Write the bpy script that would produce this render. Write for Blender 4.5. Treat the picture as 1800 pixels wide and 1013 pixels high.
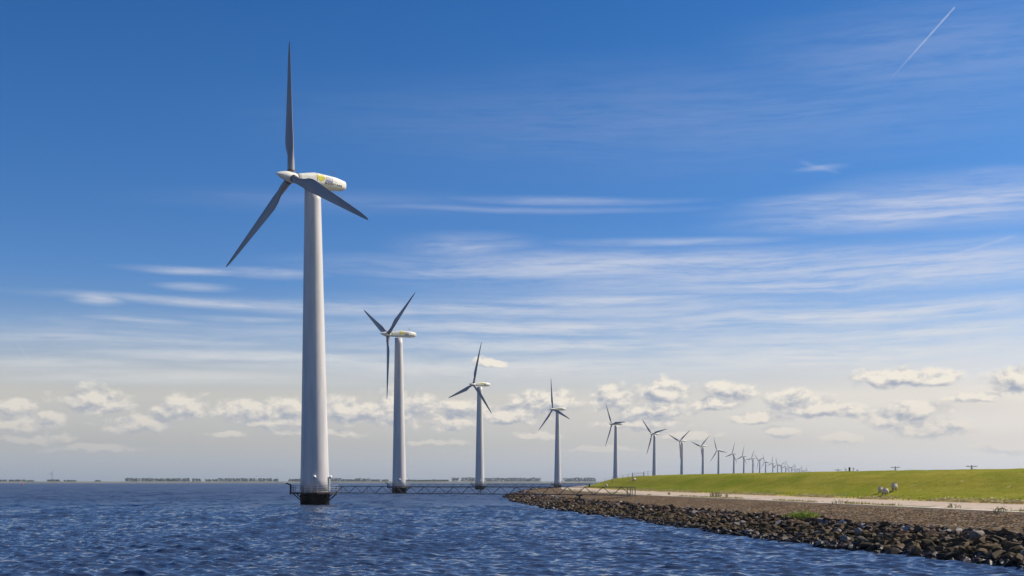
import bpy, bmesh, math, random
import numpy as np
from mathutils import Vector, Matrix
for o in list(bpy.data.objects): bpy.data.objects.remove(o)
S = bpy.context.scene
C = S.collection
R = math.radians
# ------------------------------------------------------------------ camera
FPX = 2025.0; PITCH = R(-2.5); EYE = 3.5; W0, H0 = 1800.0, 1013.0; HORIZON = 848.0
cam = bpy.data.cameras.new('camera'); cam_ob = bpy.data.objects.new('camera', cam); C.objects.link(cam_ob)
cam.sensor_width = 36; cam.lens = 36 * FPX / W0
cam_ob.location = (0, 0, EYE); cam_ob.rotation_euler = (math.pi / 2 + PITCH, 0, 0)
VP = HORIZON + FPX * math.tan(-PITCH)
cam.shift_y = (VP - H0 / 2) / W0
cam.clip_start = 0.5; cam.clip_end = 40000
S.camera = cam_ob
S.render.resolution_x, S.render.resolution_y = 1024, 576
cp_, sp_ = math.cos(PITCH), math.sin(PITCH)

def ray(u, v):
    a = (u - 900) / FPX; b = (VP - v) / FPX
    return Vector((a, cp_ - b * sp_, sp_ + b * cp_))
def at(u, v, Y):                 # world point seen at a pixel of the photo, Y metres ahead
    d = ray(u, v); return Vector((0, 0, EYE)) + d * (Y / d.y)
def azel(u, v):
    d = ray(u, v); return math.atan2(d.x, d.y), d.z / math.hypot(d.x, d.y)

# ------------------------------------------------------------------ sun + sky
SUN_AZ, SUN_EL = R(71), R(38)
sd = Vector((math.sin(SUN_AZ) * math.cos(SUN_EL), math.cos(SUN_AZ) * math.cos(SUN_EL), math.sin(SUN_EL)))
sl = bpy.data.lights.new('sun', 'SUN'); sl.energy = 5.0; sl.angle = R(0.55); sl.color = (1.0, 0.91, 0.78)
so = bpy.data.objects.new('sun', sl); C.objects.link(so)
so.rotation_euler = sd.to_track_quat('Z', 'Y').to_euler()
S.view_settings.view_transform = 'Standard'; S.view_settings.look = 'None'
S.view_settings.exposure = 0.22; S.view_settings.gamma = 1

def lin(c):
    return tuple((x / 255 / 12.92) if x / 255 <= .04045 else ((x / 255 + .055) / 1.055) ** 2.4 for x in c)

class NT:
    def __init__(s, nt): s.nt = nt
    def n(s, t, **k):
        n = s.nt.nodes.new(t)
        for a, b in k.items():
            if a.startswith('i_'):
                key = a[2:]; key = int(key) if key.isdigit() else key.replace('_', ' ')
                s.put(n.inputs[key], b)
            else: setattr(n, a, b)
        return n
    def put(s, sock, b):
        if isinstance(b, bpy.types.NodeSocket): s.nt.links.new(b, sock)
        else: sock.default_value = b
    def m(s, op, a, b=None, c=None, clamp=False):
        n = s.nt.nodes.new('ShaderNodeMath'); n.operation = op; n.use_clamp = clamp
        s.put(n.inputs[0], a)
        if b is not None: s.put(n.inputs[1], b)
        if c is not None: s.put(n.inputs[2], c)
        return n.outputs[0]
    def v(s, op, a, b=None):
        n = s.nt.nodes.new('ShaderNodeVectorMath'); n.operation = op
        s.put(n.inputs[0], a)
        if b is not None: s.put(n.inputs[1], b)
        return n.outputs['Value'] if op in ('LENGTH', 'DOT_PRODUCT') else n.outputs[0]
    def noise(s, vec, scale, detail=2, rough=.5, dist=0, color=False):
        n = s.n('ShaderNodeTexNoise'); s.put(n.inputs['Vector'], vec)
        n.inputs['Scale'].default_value = scale; n.inputs['Detail'].default_value = detail
        n.inputs['Roughness'].default_value = rough; n.inputs['Distortion'].default_value = dist
        return n.outputs['Color' if color else 'Fac']
    def mr(s, x, a, b, c=0., d=1., smooth=True):
        n = s.n('ShaderNodeMapRange'); n.interpolation_type = 'SMOOTHSTEP' if smooth else 'LINEAR'
        for i, q in enumerate((x, a, b, c, d)): s.put(n.inputs[i], q)
        return n.outputs[0]
    def mix(s, f, a, b, mode='MIX'):
        n = s.n('ShaderNodeMix', data_type='RGBA', blend_type=mode)
        s.put(n.inputs[0], f)
        for sk, q in ((n.inputs[6], a), (n.inputs[7], b)):
            s.put(sk, q if isinstance(q, bpy.types.NodeSocket) else tuple(q) + (1,) * (4 - len(q)))
        return n.outputs[2]
    def ramp(s, f, stops, interp='LINEAR'):
        n = s.n('ShaderNodeValToRGB'); cr = n.color_ramp; cr.interpolation = interp
        while len(cr.elements) < len(stops): cr.elements.new(.5)
        for e, (p, c) in zip(cr.elements, stops):
            e.position = p; e.color = tuple(c) + (1,)
        s.put(n.inputs[0], f); return n.outputs[0]

world = bpy.data.worlds.new('World'); S.world = world; world.use_nodes = True
w = NT(world.node_tree); bg = world.node_tree.nodes['Background']
sky = w.n('ShaderNodeTexSky', sky_type='NISHITA', sun_disc=False, sun_elevation=SUN_EL, sun_rotation=SUN_AZ,
          altitude=0, air_density=1.0, dust_density=1.0, ozone_density=1.0)
tc = w.n('ShaderNodeTexCoord').outputs['Generated']
sp = w.n('ShaderNodeSeparateXYZ'); w.put(sp.inputs[0], tc)
hor = w.m('SQRT', w.m('ADD', w.m('MULTIPLY', sp.outputs[0], sp.outputs[0]), w.m('MULTIPLY', sp.outputs[1], sp.outputs[1])))
EL = w.m('DIVIDE', sp.outputs[2], w.m('MAXIMUM', hor, .001))
AZ = w.m('ARCTAN2', sp.outputs[0], sp.outputs[1])
elc = w.m('MAXIMUM', w.m('MINIMUM', EL, 4.), -.02)
# clear-sky colour correction: ratio (deep polarised blue of the photo) / (plain sky model), by elevation
tgt = [(0, (178, 188, 199), (172, 166, 144)), (.033, (193, 197, 200), (191, 196, 180)), (.073, (206, 206, 205), (180, 196, 197)),
       (.092, (190, 199, 209), (177, 196, 201)), (.123, (132, 168, 212), (167, 188, 202)), (.173, (96, 148, 212), (153, 178, 202)),
       (.222, (80, 136, 204), (146, 171, 198)), (.319, (60, 119, 190), (131, 156, 189)), (.414, (46, 106, 178), (123, 147, 181)),
       (.7, (32, 82, 152), (112, 134, 168)), (1., (28, 72, 138), (108, 128, 161))]
stops = []
for e, a, b in tgt:
    stops.append((min(1, e / 1.0), tuple(x / y / 1.4 for x, y in zip(lin(a), lin(b)))))
corr = w.ramp(w.m('DIVIDE', elc, 1.0), stops)
base = w.mix(1.0, w.mix(1.0, sky.outputs[0], corr, 'MULTIPLY'), (1.4, 1.4, 1.4), 'MULTIPLY')
P = w.n('ShaderNodeCombineXYZ'); w.put(P.inputs[0], AZ); w.put(P.inputs[1], EL); P = P.outputs[0]
UNIT = 10.0     # clouds are added in the units of the sky model, before the 0.1 strength

def blobs(G, vec, lst):
    out = None
    for (u, v, a, b) in lst:
        x, y = azel(u, v)
        q = G.v('LENGTH', G.v('MULTIPLY', G.v('SUBTRACT', vec, (x, y, 0)), (FPX / a / 1.04, FPX / b / 1.12, 0)))
        out = q if out is None else G.m('MINIMUM', out, q)
    return G.m('SUBTRACT', 1.0, out)
def wgt(G, vec, lst):        # soft weighted sum for the thin streaks
    out = None
    for (u, v, a, b, k) in lst:
        x, y = azel(u, v)
        q = G.v('LENGTH', G.v('MULTIPLY', G.v('SUBTRACT', vec, (x, y, 0)), (FPX / a, FPX / b, 0)))
        q = G.mr(q, 1.5, 0.0, 0., k)
        out = q if out is None else G.m('MAXIMUM', out, q)
    return out

# --- cirrus: long streaks that curve a little
wv = w.noise(w.v('MULTIPLY', P, (3.0, 9.0, 0)), 1.0, 2, .5, 0, True)
Pw = w.v('ADD', P, w.v('MULTIPLY', w.v('SUBTRACT', wv, (.5, .5, .5)), (.12, .030, 0)))
st1 = w.noise(w.v('MULTIPLY', Pw, (6.0, 95.0, 0)), 1.0, 6, .58)
st2 = w.noise(w.v('ADD', w.v('MULTIPLY', Pw, (26.0, 230.0, 0)), (7.3, 2.1, 0)), 1.0, 6, .68)
streak = w.m('ADD', w.m('MULTIPLY', st1, .56), w.m('MULTIPLY', st2, .44))
CIR = [(1680, 350, 300, 24, .9), (1600, 378, 260, 22, .85), (1450, 352, 130, 14, .6), (1442, 295, 44, 6, .5), (1760, 295, 90, 8, .3),
       (1150, 465, 520, 26, .9), (1550, 488, 420, 26, .95), (1000, 478, 300, 10, .8), (1650, 462, 330, 24, .9), (820, 432, 120, 20, .55), (780, 478, 200, 12, .5),
       (330, 476, 100, 7, .7), (470, 480, 90, 10, .55), (165, 532, 42, 11, .85), (340, 506, 60, 8, .55), (420, 537, 300, 9, .75), (800, 545, 420, 16, .8),
       (1060, 527, 230, 14, .9), (1500, 555, 480, 26, 1.), (1000, 580, 520, 20, .9), (1600, 590, 480, 20, .95), (250, 568, 130, 6, .5), (470, 565, 140, 6, .55),
       (220, 602, 330, 10, .65), (560, 590, 300, 12, .5), (500, 634, 380, 14, .85), (100, 640, 220, 12, .6), (1000, 612, 520, 16, .95), (1500, 630, 520, 30, 1.1),
       (300, 665, 420, 14, .7), (900, 650, 600, 24, .9), (1000, 355, 200, 8, .4), (900, 372, 320, 6, .3), (1300, 200, 700, 90, .16), (1650, 90, 320, 90, .22), (600, 360, 300, 20, .12), (1180, 425, 200, 8, .5),
       (1450, 480, 620, 46, .75), (1150, 545, 560, 40, .6), (1500, 610, 620, 50, .85), (1700, 350, 260, 46, .6), (300, 600, 420, 40, .38), (750, 600, 420, 44, .5)]
cm = wgt(w, w.v('ADD', P, w.v('MULTIPLY', w.v('SUBTRACT', wv, (.5, .5, .5)), (.02, .022, 0))), CIR)
ca = w.m('MULTIPLY', cm, w.mr(streak, .30, .62, .20, 1.0))
ca = w.m('MULTIPLY', ca, .88, clamp=True)
ccol = w.ramp(w.m('MULTIPLY', EL, 4.), [(0, [x * UNIT * .1 for x in lin((210, 206, 198))]), (.42, [x * UNIT * .1 for x in lin((222, 223, 224))]), (.9, [x * UNIT * .1 for x in lin((204, 210, 228))])])
ccol = w.mix(1.0, ccol, (10., 10., 10.), 'MULTIPLY')
c1 = w.mix(ca, base, ccol)
# --- contrails
def segment(p0, p1, width, fade0, fade1, k):
    (x0, y0), (x1, y1) = azel(*p0), azel(*p1)
    L = math.hypot(x1 - x0, y1 - y0); tx, ty = (x1 - x0) / L, (y1 - y0) / L
    rel = w.v('SUBTRACT', P, (x0, y0, 0))
    t = w.m('DIVIDE', w.v('DOT_PRODUCT', rel, (tx, ty, 0)), L)
    d = w.m('ABSOLUTE', w.v('DOT_PRODUCT', rel, (-ty, tx, 0)))
    d = w.m('ADD', d, w.m('MULTIPLY', w.m('SUBTRACT', w.noise(P, 260, 3, .6), .5), width * .9))
    ww = width
    a = w.mr(d, ww, 0., 0., 1.)
    f = w.m('MULTIPLY', w.mr(t, 0, fade0), w.mr(t, 1.0, 1.0 - fade1))
    return w.m('MULTIPLY', w.m('MULTIPLY', a, f), k)
tr = segment((1548, 158), (1680, 11), .0011, .75, .03, .46)
tr = w.m('MAXIMUM', tr, segment((28, 600), (56, 640), .0010, .3, .3, .16))
tr = w.m('MAXIMUM', tr, segment((1655, 455), (1792, 412), .0020, .4, .15, .22))
tr = w.m('MAXIMUM', tr, segment((1400, 283), (1482, 306), .0028, .2, .3, .11))
c2 = w.mix(tr, c1, tuple(x * 10 for x in lin((206, 212, 230))))
# --- cumulus band
CUM = [(20, 716, 40, 13), (158, 702, 62, 22), (200, 712, 40, 14), (75, 738, 48, 14), (60, 772, 70, 11), (325, 712, 42, 24), (285, 728, 28, 14), (440, 722, 64, 22), (505, 722, 48, 24),
       (480, 742, 90, 11), (620, 722, 80, 24), (705, 720, 70, 34), (800, 738, 55, 20), (812, 714, 60, 14), (860, 637, 30, 9), (960, 706, 66, 25),
       (1080, 700, 50, 24), (1165, 693, 60, 26), (1150, 722, 80, 16), (1285, 688, 52, 20), (1250, 712, 60, 12), (1120, 745, 90, 11), (1400, 703, 66, 20),
       (1450, 718, 80, 14), (1500, 726, 50, 8), (1370, 757, 42, 11), (1560, 735, 44, 18), (1605, 722, 60, 22), (1640, 754, 84, 16), (1585, 664, 95, 16), (1660, 664, 30, 12),
       (1795, 668, 60, 26), (1480, 770, 44, 10), (1770, 790, 55, 14), (1210, 765, 70, 9), (950, 765, 50, 8), (760, 777, 70, 7), (150, 790, 90, 8),
       (400, 765, 40, 6), (1060, 790, 80, 6), (240, 745, 70, 16), (900, 730, 60, 16), (1330, 735, 60, 10), (30, 745, 60, 10), (1710, 700, 50, 10), (560, 760, 90, 8)]
nw = w.noise(w.v('MULTIPLY', P, (1., 1.5, 0)), 38, 3, .6, 0, True)
Pc = w.v('ADD', P, w.v('MULTIPLY', w.v('SUBTRACT', nw, (.5, .5, .5)), (.020, .014, 0)))
bl = blobs(w, Pc, CUM); bl2 = blobs(w, w.v('ADD', Pc, (.0030, .0055, 0)), CUM)
def fb(off):
    q = w.v('ADD', w.v('MULTIPLY', P, (1.0, 1.55, 0)), off)
    return w.noise(q, 50, 8, .60, .15)
n0 = fb((3.1, 0, 0)); n1 = fb((3.1 + .0035, .0075, 0))
D = w.m('ADD', w.m('MULTIPLY', bl, 1.25), w.m('MULTIPLY', w.m('SUBTRACT', n0, .47), 1.9))
al = w.m('MULTIPLY', w.mr(D, .0, .62, 0., .95), w.m('MULTIPLY', w.mr(EL, .018, .060, .38, 1.0), w.mr(AZ, -.42, .02, .72, 1.0)))
lit = w.m('ADD', w.m('ADD', .52, w.m('MULTIPLY', w.m('SUBTRACT', bl, bl2), .95)), w.m('MULTIPLY', w.m('SUBTRACT', n0, n1), 3.0))
lit = w.m('ADD', lit, w.m('MULTIPLY', w.m('SUBTRACT', n0, .5), .7), clamp=True)
low = w.mr(EL, .0, .09)
cw = w.mix(low, tuple(x * 10 for x in lin((218, 209, 198))), tuple(x * 10 for x in lin((242, 234, 220))))
cs = w.mix(low, tuple(x * 10 for x in lin((170, 176, 184))), tuple(x * 10 for x in lin((158, 166, 182))))
cc = w.mix(lit, cs, cw)
# veil of distant thin cloud between the cumulus heads
veil = w.m('MULTIPLY', w.mr(w.noise(w.v('MULTIPLY', P, (5., 26., 0)), 1., 5, .6), .35, .75), w.mr(w.m('ABSOLUTE', w.m('SUBTRACT', EL, .062)), .055, .0, 0., .42))
c3 = w.mix(veil, c2, tuple(x * 10 for x in lin((200, 194, 188))))
c4 = w.mix(al, c3, cc)
w.put(bg.inputs[0], c4); bg.inputs[1].default_value = 0.088
world.cycles.sampling_method = 'MANUAL'; world.cycles.sample_map_resolution = 1024

# ------------------------------------------------------------------ helpers
def mat(name, base=(.5, .5, .5), rough=.6, spec=.5, metal=0):
    m = bpy.data.materials.new(name); m.use_nodes = True
    g = NT(m.node_tree); b = m.node_tree.nodes['Principled BSDF']
    b.inputs['Base Color'].default_value = tuple(base) + (1,)
    b.inputs['Roughness'].default_value = rough; b.inputs['Specular IOR Level'].default_value = spec
    b.inputs['Metallic'].default_value = metal
    return m, g, b
def pos(g): return g.n('ShaderNodeNewGeometry').outputs['Position']
def objc(g): return g.n('ShaderNodeTexCoord').outputs['Object']
def bump(g, b, h, strength=.5, dist=.05):
    n = g.n('ShaderNodeBump'); n.inputs['Strength'].default_value = strength; n.inputs['Distance'].default_value = dist
    g.put(n.inputs['Height'], h); g.put(b.inputs['Normal'], n.outputs[0])
def varied(name, c0, c1, scale, rough=.7, detail=4, bs=0, bd=.02, lo=.35, hi=.65, stretch=(1, 1, 1), spec=.4, metal=0):
    m, g, b = mat(name, c0, rough, spec, metal)
    p = g.v('MULTIPLY', objc(g), stretch)
    f = g.mr(g.noise(p, scale, detail, .6), lo, hi)
    g.put(b.inputs['Base Color'], g.mix(f, c0, c1))
    if bs: bump(g, b, g.noise(p, scale * 3, 4, .6), bs, bd)
    return m
M = {}
M['tower'] = varied('tower paint', (.64, .60, .565), (.46, .435, .42), 1.1, .45, 6, .05, .01, .35, .8, (1, 1, .10))
M['nacelle'] = varied('nacelle paint', (.82, .78, .68), (.70, .67, .58), 1.2, .4, 4, 0, .01, .4, .8, (1, .3, 1))
M['blade'] = varied('blade gelcoat', (.36, .33, .32), (.27, .25, .25), .5, .4, 4, 0, .01, .3, .7, (1, 1, .25))
M['pile'] = varied('rusty pile steel', (.022, .015, .013), (.085, .035, .018), 1.1, .8, 6, .4, .03, .48, .72)
M['deck'] = varied('dark deck steel', (.035, .03, .03), (.09, .06, .05), 2.0, .7, 4, .2, .01)
M['rail'] = varied('galvanised railing', (.36, .38, .42), (.25, .27, .31), 3, .5)
M['truss'] = varied('dark bridge steel', (.065, .065, .075), (.11, .10, .10), 2, .6)
M['dark'] = mat('dark lettering', (.02, .02, .05), .5)[0]
M['seam'] = mat('seam', (.18, .16, .15), .6)[0]
M['rust'] = mat('blade collar rust', (.16, .09, .06), .7)[0]
M['yellow'] = varied('yellow emblem', (.72, .62, .02), (.55, .48, .02), 3, .5)
M['violet'] = mat('grey violet emblem', (.20, .19, .36), .5)[0]
M['emblem_light'] = mat('pale emblem strokes', (.45, .46, .55), .5)[0]
M['green'] = mat('green drainpipe', (.20, .30, .24), .5)[0]
M['black'] = mat('black', (.01, .01, .01), .7)[0]
M['wood'] = varied('weathered wood', (.10, .075, .05), (.16, .12, .09), 4, .8)
M['red'] = mat('red buoy paint', (.55, .05, .04), .5)[0]
M['wool'] = varied('sheep wool', (.74, .66, .50), (.55, .46, .34), 5, .95, 4, .6, .04)
M['skin'] = mat('sheep face', (.35, .30, .25), .8)[0]
M['pylon'] = mat('pylon steel', (.16, .18, .2), .6)[0]
M['white'] = mat('far white paint', (.8, .8, .8), .5)[0]
M['leaf'] = varied('weed leaves', (.28, .36, .03), (.40, .46, .06), 3, .7)
M['dryweed'] = varied('dry weeds', (.09, .12, .02), (.20, .19, .05), 3, .8)
M['strawm'] = varied('washed up reed straw', (.80, .66, .38), (.62, .50, .28), 1.5, .9)
M['wood_far'] = varied('far wood foliage', (.018, .035, .016), (.045, .065, .022), .05, .9, 5)
M['farland'] = varied('far shore meadow', (.13, .14, .09), (.20, .19, .13), .01, .9)

def link(name, me, m=None, parent=None, smooth=False):
    o = bpy.data.objects.new(name, me); C.objects.link(o)
    if m is not None: me.materials.append(m)
    if smooth: me.polygons.foreach_set('use_smooth', [True] * len(me.polygons))
    if parent: o.parent = parent
    return o
def tag(o, label=None, cat=None, group=None, kind=None):
    if label: o['label'] = label
    if cat: o['category'] = cat
    if group: o['group'] = group
    if kind: o['kind'] = kind
    return o
def empty(name, loc=(0, 0, 0), rz=0):
    o = bpy.data.objects.new(name, None); C.objects.link(o); o.location = loc; o.rotation_euler = (0, 0, rz); o.empty_display_size = .1
    return o
class MB:
    def __init__(s): s.V = []; s.F = []
    def add(s, v, f):
        k = len(s.V); s.V += [tuple(x) for x in v]; s.F += [tuple(i + k for i in q) for q in f]
    def loft(s, rings, caps=True, closed=True):
        n = len(rings[0]); v = [p for r in rings for p in r]; f = []
        for i in range(len(rings) - 1):
            for j in range(n if closed else n - 1):
                a = i * n + j; b = i * n + (j + 1) % n
                f.append((a, b, b + n, a + n))
        if caps: f.append(tuple(range(n))[::-1]); f.append(tuple(range((len(rings) - 1) * n, len(rings) * n)))
        s.add(v, f); return s
    def tube(s, a, b, r0, r1=None, n=8):
        a, b = Vector(a), Vector(b); r1 = r0 if r1 is None else r1
        d = (b - a).normalized(); x = d.orthogonal().normalized(); y = d.cross(x)
        return s.loft([[p + (x * math.cos(t) + y * math.sin(t)) * r for t in [2 * math.pi * k / n for k in range(n)]] for p, r in ((a, r0), (b, r1))])
    def lathe(s, prof, n=32, caps=True):
        return s.loft([[(r * math.cos(2 * math.pi * k / n), r * math.sin(2 * math.pi * k / n), z) for k in range(n)] for r, z in prof], caps)
    def box(s, lo, hi):
        x0, y0, z0 = lo; x1, y1, z1 = hi
        s.add([(x0, y0, z0), (x1, y0, z0), (x1, y1, z0), (x0, y1, z0), (x0, y0, z1), (x1, y0, z1), (x1, y1, z1), (x0, y1, z1)],
              [(0, 3, 2, 1), (4, 5, 6, 7), (0, 1, 5, 4), (1, 2, 6, 5), (2, 3, 7, 6), (3, 0, 4, 7)]); return s
    def build(s, name, m=None, parent=None, smooth=False):
        me = bpy.data.meshes.new(name); me.from_pydata(s.V, [], s.F); me.update()
        return link(name, me, m, parent, smooth)
def grid_mesh(name, X, Y, Z, m, smooth=True, uv=None):
    X, Y, Z = np.broadcast_arrays(X, Y, Z); nr, nc = X.shape
    if uv is not None: uv = [np.broadcast_to(q, X.shape) for q in uv]
    co = np.stack([X, Y, Z], -1).reshape(-1, 3).astype(np.float32)
    i = np.arange(nr * nc).reshape(nr, nc)
    f = np.stack([i[:-1, :-1], i[:-1, 1:], i[1:, 1:], i[1:, :-1]], -1).reshape(-1, 4).astype(np.int32)
    me = bpy.data.meshes.new(name); me.vertices.add(len(co)); me.vertices.foreach_set('co', co.ravel())
    me.loops.add(f.size); me.loops.foreach_set('vertex_index', f.ravel())
    me.polygons.add(len(f)); me.polygons.foreach_set('loop_start', np.arange(len(f), dtype=np.int32) * 4)
    me.polygons.foreach_set('loop_total', np.full(len(f), 4, np.int32))
    if smooth: me.polygons.foreach_set('use_smooth', np.ones(len(f), bool))
    me.update(calc_edges=True)
    if uv is not None:
        l = me.uv_layers.new(name='UVMap')
        l.data.foreach_set('uv', np.stack(uv, -1).reshape(-1, 2)[f.ravel()].astype(np.float32).ravel())
    o = bpy.data.objects.new(name, me); C.objects.link(o); me.materials.append(m)
    return o
def vnoise(x, y, seed=0):
    x = np.asarray(x, float); y = np.asarray(y, float)
    xi = np.floor(x).astype(np.int64); yi = np.floor(y).astype(np.int64); xf = x - xi; yf = y - yi
    def h(a, b):
        n = (a * 374761393 + b * 668265263 + seed * 1442695041) & 0x7fffffff
        n = ((n ^ (n >> 13)) * 1274126177) & 0x7fffffff
        return ((n ^ (n >> 16)) & 0xffff) / 65535.
    sx = xf * xf * (3 - 2 * xf); sy = yf * yf * (3 - 2 * yf)
    return (h(xi, yi) * (1 - sx) + h(xi + 1, yi) * sx) * (1 - sy) + (h(xi, yi + 1) * (1 - sx) + h(xi + 1, yi + 1) * sx) * sy
def fbm(x, y, oct=4, seed=0):
    t = 0; a = .5
    for k in range(oct): t = t + a * (vnoise(x * 2 ** k, y * 2 ** k, seed + k) - .5); a *= .5
    return t

# ------------------------------------------------------------------ turbine positions: X, Y, yaw, rotor phase
TB = [(-30.715, 179.62, .814, 2.038), (-36.309, 371.377, .577, 1.024), (-15.657, 560.474, .693, .265), (29.562, 748.678, .566, 1.933),
      (84.414, 938.795, .454, 1.535), (139.95, 1133.969, .687, 1.355), (195.463, 1327.265, .624, .947), (251.5, 1519.4, .58, .86),
      (308.677, 1723.945, .602, 1.738), (369.758, 1922.4, .467, .298), (424.253, 2110.7, .431, .242), (480.5, 2300.3, .40, .44),
      (535.71, 2494.5, .483, 1.288), (590.2, 2684.7, .45, 1.733), (650.5, 2876.2, .45, .211), (706.5, 3068.9, .6, 1.942)]
for k in range(16, 28):
    TB.append((706.5 + (k - 15) * 56.3, 3068.9 + (k - 15) * 192, .5, (k * 1.37) % 2.094))

# ------------------------------------------------------------------ shore curves X(Y)
def curve(pts, off):
    ys = [p[1] for p in pts]; xs = [p[0] for p in pts]
    far = [(372, -36.3), (560, -15.7), (749, 29.6), (939, 84.4), (1134, 140), (1723, 308.7), (3069, 706.5), (5760, 1495)]
    for y, x in far:
        if y > ys[-1] + 20: ys.append(y); xs.append(x + off)
    ys = [-90] + ys; xs = [xs[0] + (ys[1] + 90) * .19] + xs
    yy = np.array(ys, float); xx = np.array(xs, float)
    fine = np.linspace(yy[0], yy[-1], 12000)
    f = np.interp(fine, yy, xx)
    def fn(Y):
        Y = np.asarray(Y, float); acc = 0; 
        wd = np.maximum(6, Y * .10)
        for t in (-1, -.6, -.2, .2, .6, 1): acc = acc + np.interp(Y + t * wd, yy, xx)
        return acc / 6
    return fn
cA = curve([(21, 47), (17.8, 59), (15.2, 71), (13.7, 83), (11.6, 101), (8.1, 124), (4.4, 157), (0, 215), (-1.9, 295), (1, 340)], 38)
cB = curve([(23.6, 50), (21.9, 61), (20.2, 67), (17.9, 80), (16.6, 92), (13.6, 115), (10.6, 140), (7.0, 180), (3.6, 225), (2.4, 295), (5.2, 340)], 42)
cC = curve([(28.4, 56), (27.2, 61), (25.8, 77), (23.5, 95), (20.5, 125), (15.8, 147), (13.0, 200), (11.6, 240), (12.4, 300), (14.8, 340)], 52)
cD = curve([(34.5, 60), (33, 73), (30.6, 88.6), (28, 113), (25, 147), (20.8, 189), (18.6, 250), (18.7, 315), (21.0, 345)], 58)
cE = curve([(47, 60), (44.6, 80), (41.5, 100), (38, 125), (34.5, 150), (31.2, 180), (28.6, 215), (28.2, 250), (29.2, 290), (33, 340)], 70)
ZB, ZC, ZD = 1.1, 1.88, 2.08
def zE(Y): return np.interp(Y, [0, 60, 90, 126, 166, 220, 400], [4.55, 4.55, 4.62, 4.72, 4.80, 4.88, 4.88])
def stations(step0, k, y0=-90, y1=5700, ymin=40):
    ys = [y0]; 
    while ys[-1] < y1:
        y = ys[-1]; ys.append(y + (4. if y < ymin - 2 else max(step0, k * y * max(y, 60) / 60.)))
    return np.array(ys)
# water depth base: one ground sheet
gx = np.linspace(-5000, 5000, 41); gy = np.linspace(-600, 7300, 41); GX, GY = np.meshgrid(gx, gy)
m, g, b = mat('lake bed', (.06, .05, .035), .9)
tag(grid_mesh('ground', GX, GY, GX * 0 - 3.2 + fbm(GX / 400, GY / 400, 2, 9) * .5, m), kind='structure')

# rubble bed under the loose rocks
ys = stations(.6, .0035)
t = np.linspace(-1, 1, 12)[None, :]; T = ys[:, None]
A_, B_ = cA(T), cB(T)
X = np.where(t < 0, A_ + t * 5.0, A_ + (B_ - A_) * t); Z = np.where(t < 0, t * 2.4, ZB * t) - .12 + fbm(X / .8, T / .8, 2, 3) * .25 * (t < .99)
Z[:, -1] = ZB
m, g, b = mat('wet rubble', (.03, .025, .02), .7); 
g.put(b.inputs['Base Color'], g.mix(g.mr(g.noise(pos(g), 2.5, 5, .7), .35, .7), (.012, .011, .01), (.07, .055, .04)))
bump(g, b, g.noise(pos(g), 4, 5, .7), 1, .1)
tag(grid_mesh('rubble_bed', X, T + 0 * t, Z, m), kind='structure')

# stone revetment slope
ys = stations(.16, .0016, ymin=52)
t = np.linspace(0, 1, 56)[None, :]; T = ys[:, None]
X = cB(T) + (cC(T) - cB(T)) * t; lod = np.clip(1.5 - T / 160, 0, 1)
edge = np.minimum(1, np.minimum(t, 1 - t) * 12)
cell = np.abs(fbm(X / .45, T / .45, 3, 21)) 
Z = ZB + (ZC - ZB) * (t ** 1.05) + (  .10 * fbm(X / .24, T / .34, 2, 5) * lod + .05 * fbm(X / 6, T / 6, 2, 8) + .12 * (cell - .1) * lod) * edge
m, g, b = mat('revetment stone', (.2, .16, .12), .92, .05)
vo = g.n('ShaderNodeTexVoronoi'); g.put(vo.inputs['Vector'], pos(g)); vo.inputs['Scale'].default_value = 6.2; vo.inputs['Randomness'].default_value = .9
vc = g.n('ShaderNodeSeparateColor'); g.put(vc.inputs[0], vo.outputs['Color'])
uvn = g.n('ShaderNodeUVMap').outputs[0]; su = g.n('ShaderNodeSeparateXYZ'); g.put(su.inputs[0], uvn)
f1 = g.mr(g.noise(pos(g), .35, 5, .6), .3, .7)
c = g.mix(f1, (.32, .20, .10), (.48, .32, .17))
c = g.mix(g.mr(vc.outputs[0], .2, .9, .0, .72), c, (.085, .058, .036))
c = g.mix(g.mr(vo.outputs['Distance'], .30, .62, .0, .8), c, (.03, .024, .016))
c = g.mix(g.mr(vc.outputs[1], .80, 1., 0, .7), c, (.42, .36, .28))
c = g.mix(g.mr(g.noise(g.v('MULTIPLY', pos(g), (1, .7, 1)), 1.3, 6, .8), .48, .66, 0, .75), c, (.05, .036, .024))
c = g.mix(g.mr(su.outputs[0], .78, 1.0, 0, .35), c, (.28, .21, .155))       # paler band next to the road
c = g.mix(g.mr(su.outputs[0], .16, .0, 0, .5), c, (.08, .075, .03))       # mossy foot
g.put(b.inputs['Base Color'], c)
h = g.m('ADD', g.m('MULTIPLY', g.m('SUBTRACT', 1., vo.outputs['Distance']), .8), g.noise(pos(g), 9, 4, .7))
bump(g, b, h, .9, .12)
tag(grid_mesh('embankment', X, T + 0 * t, Z, m, uv=(t + 0 * T, T + 0 * t)), kind='structure')

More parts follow.
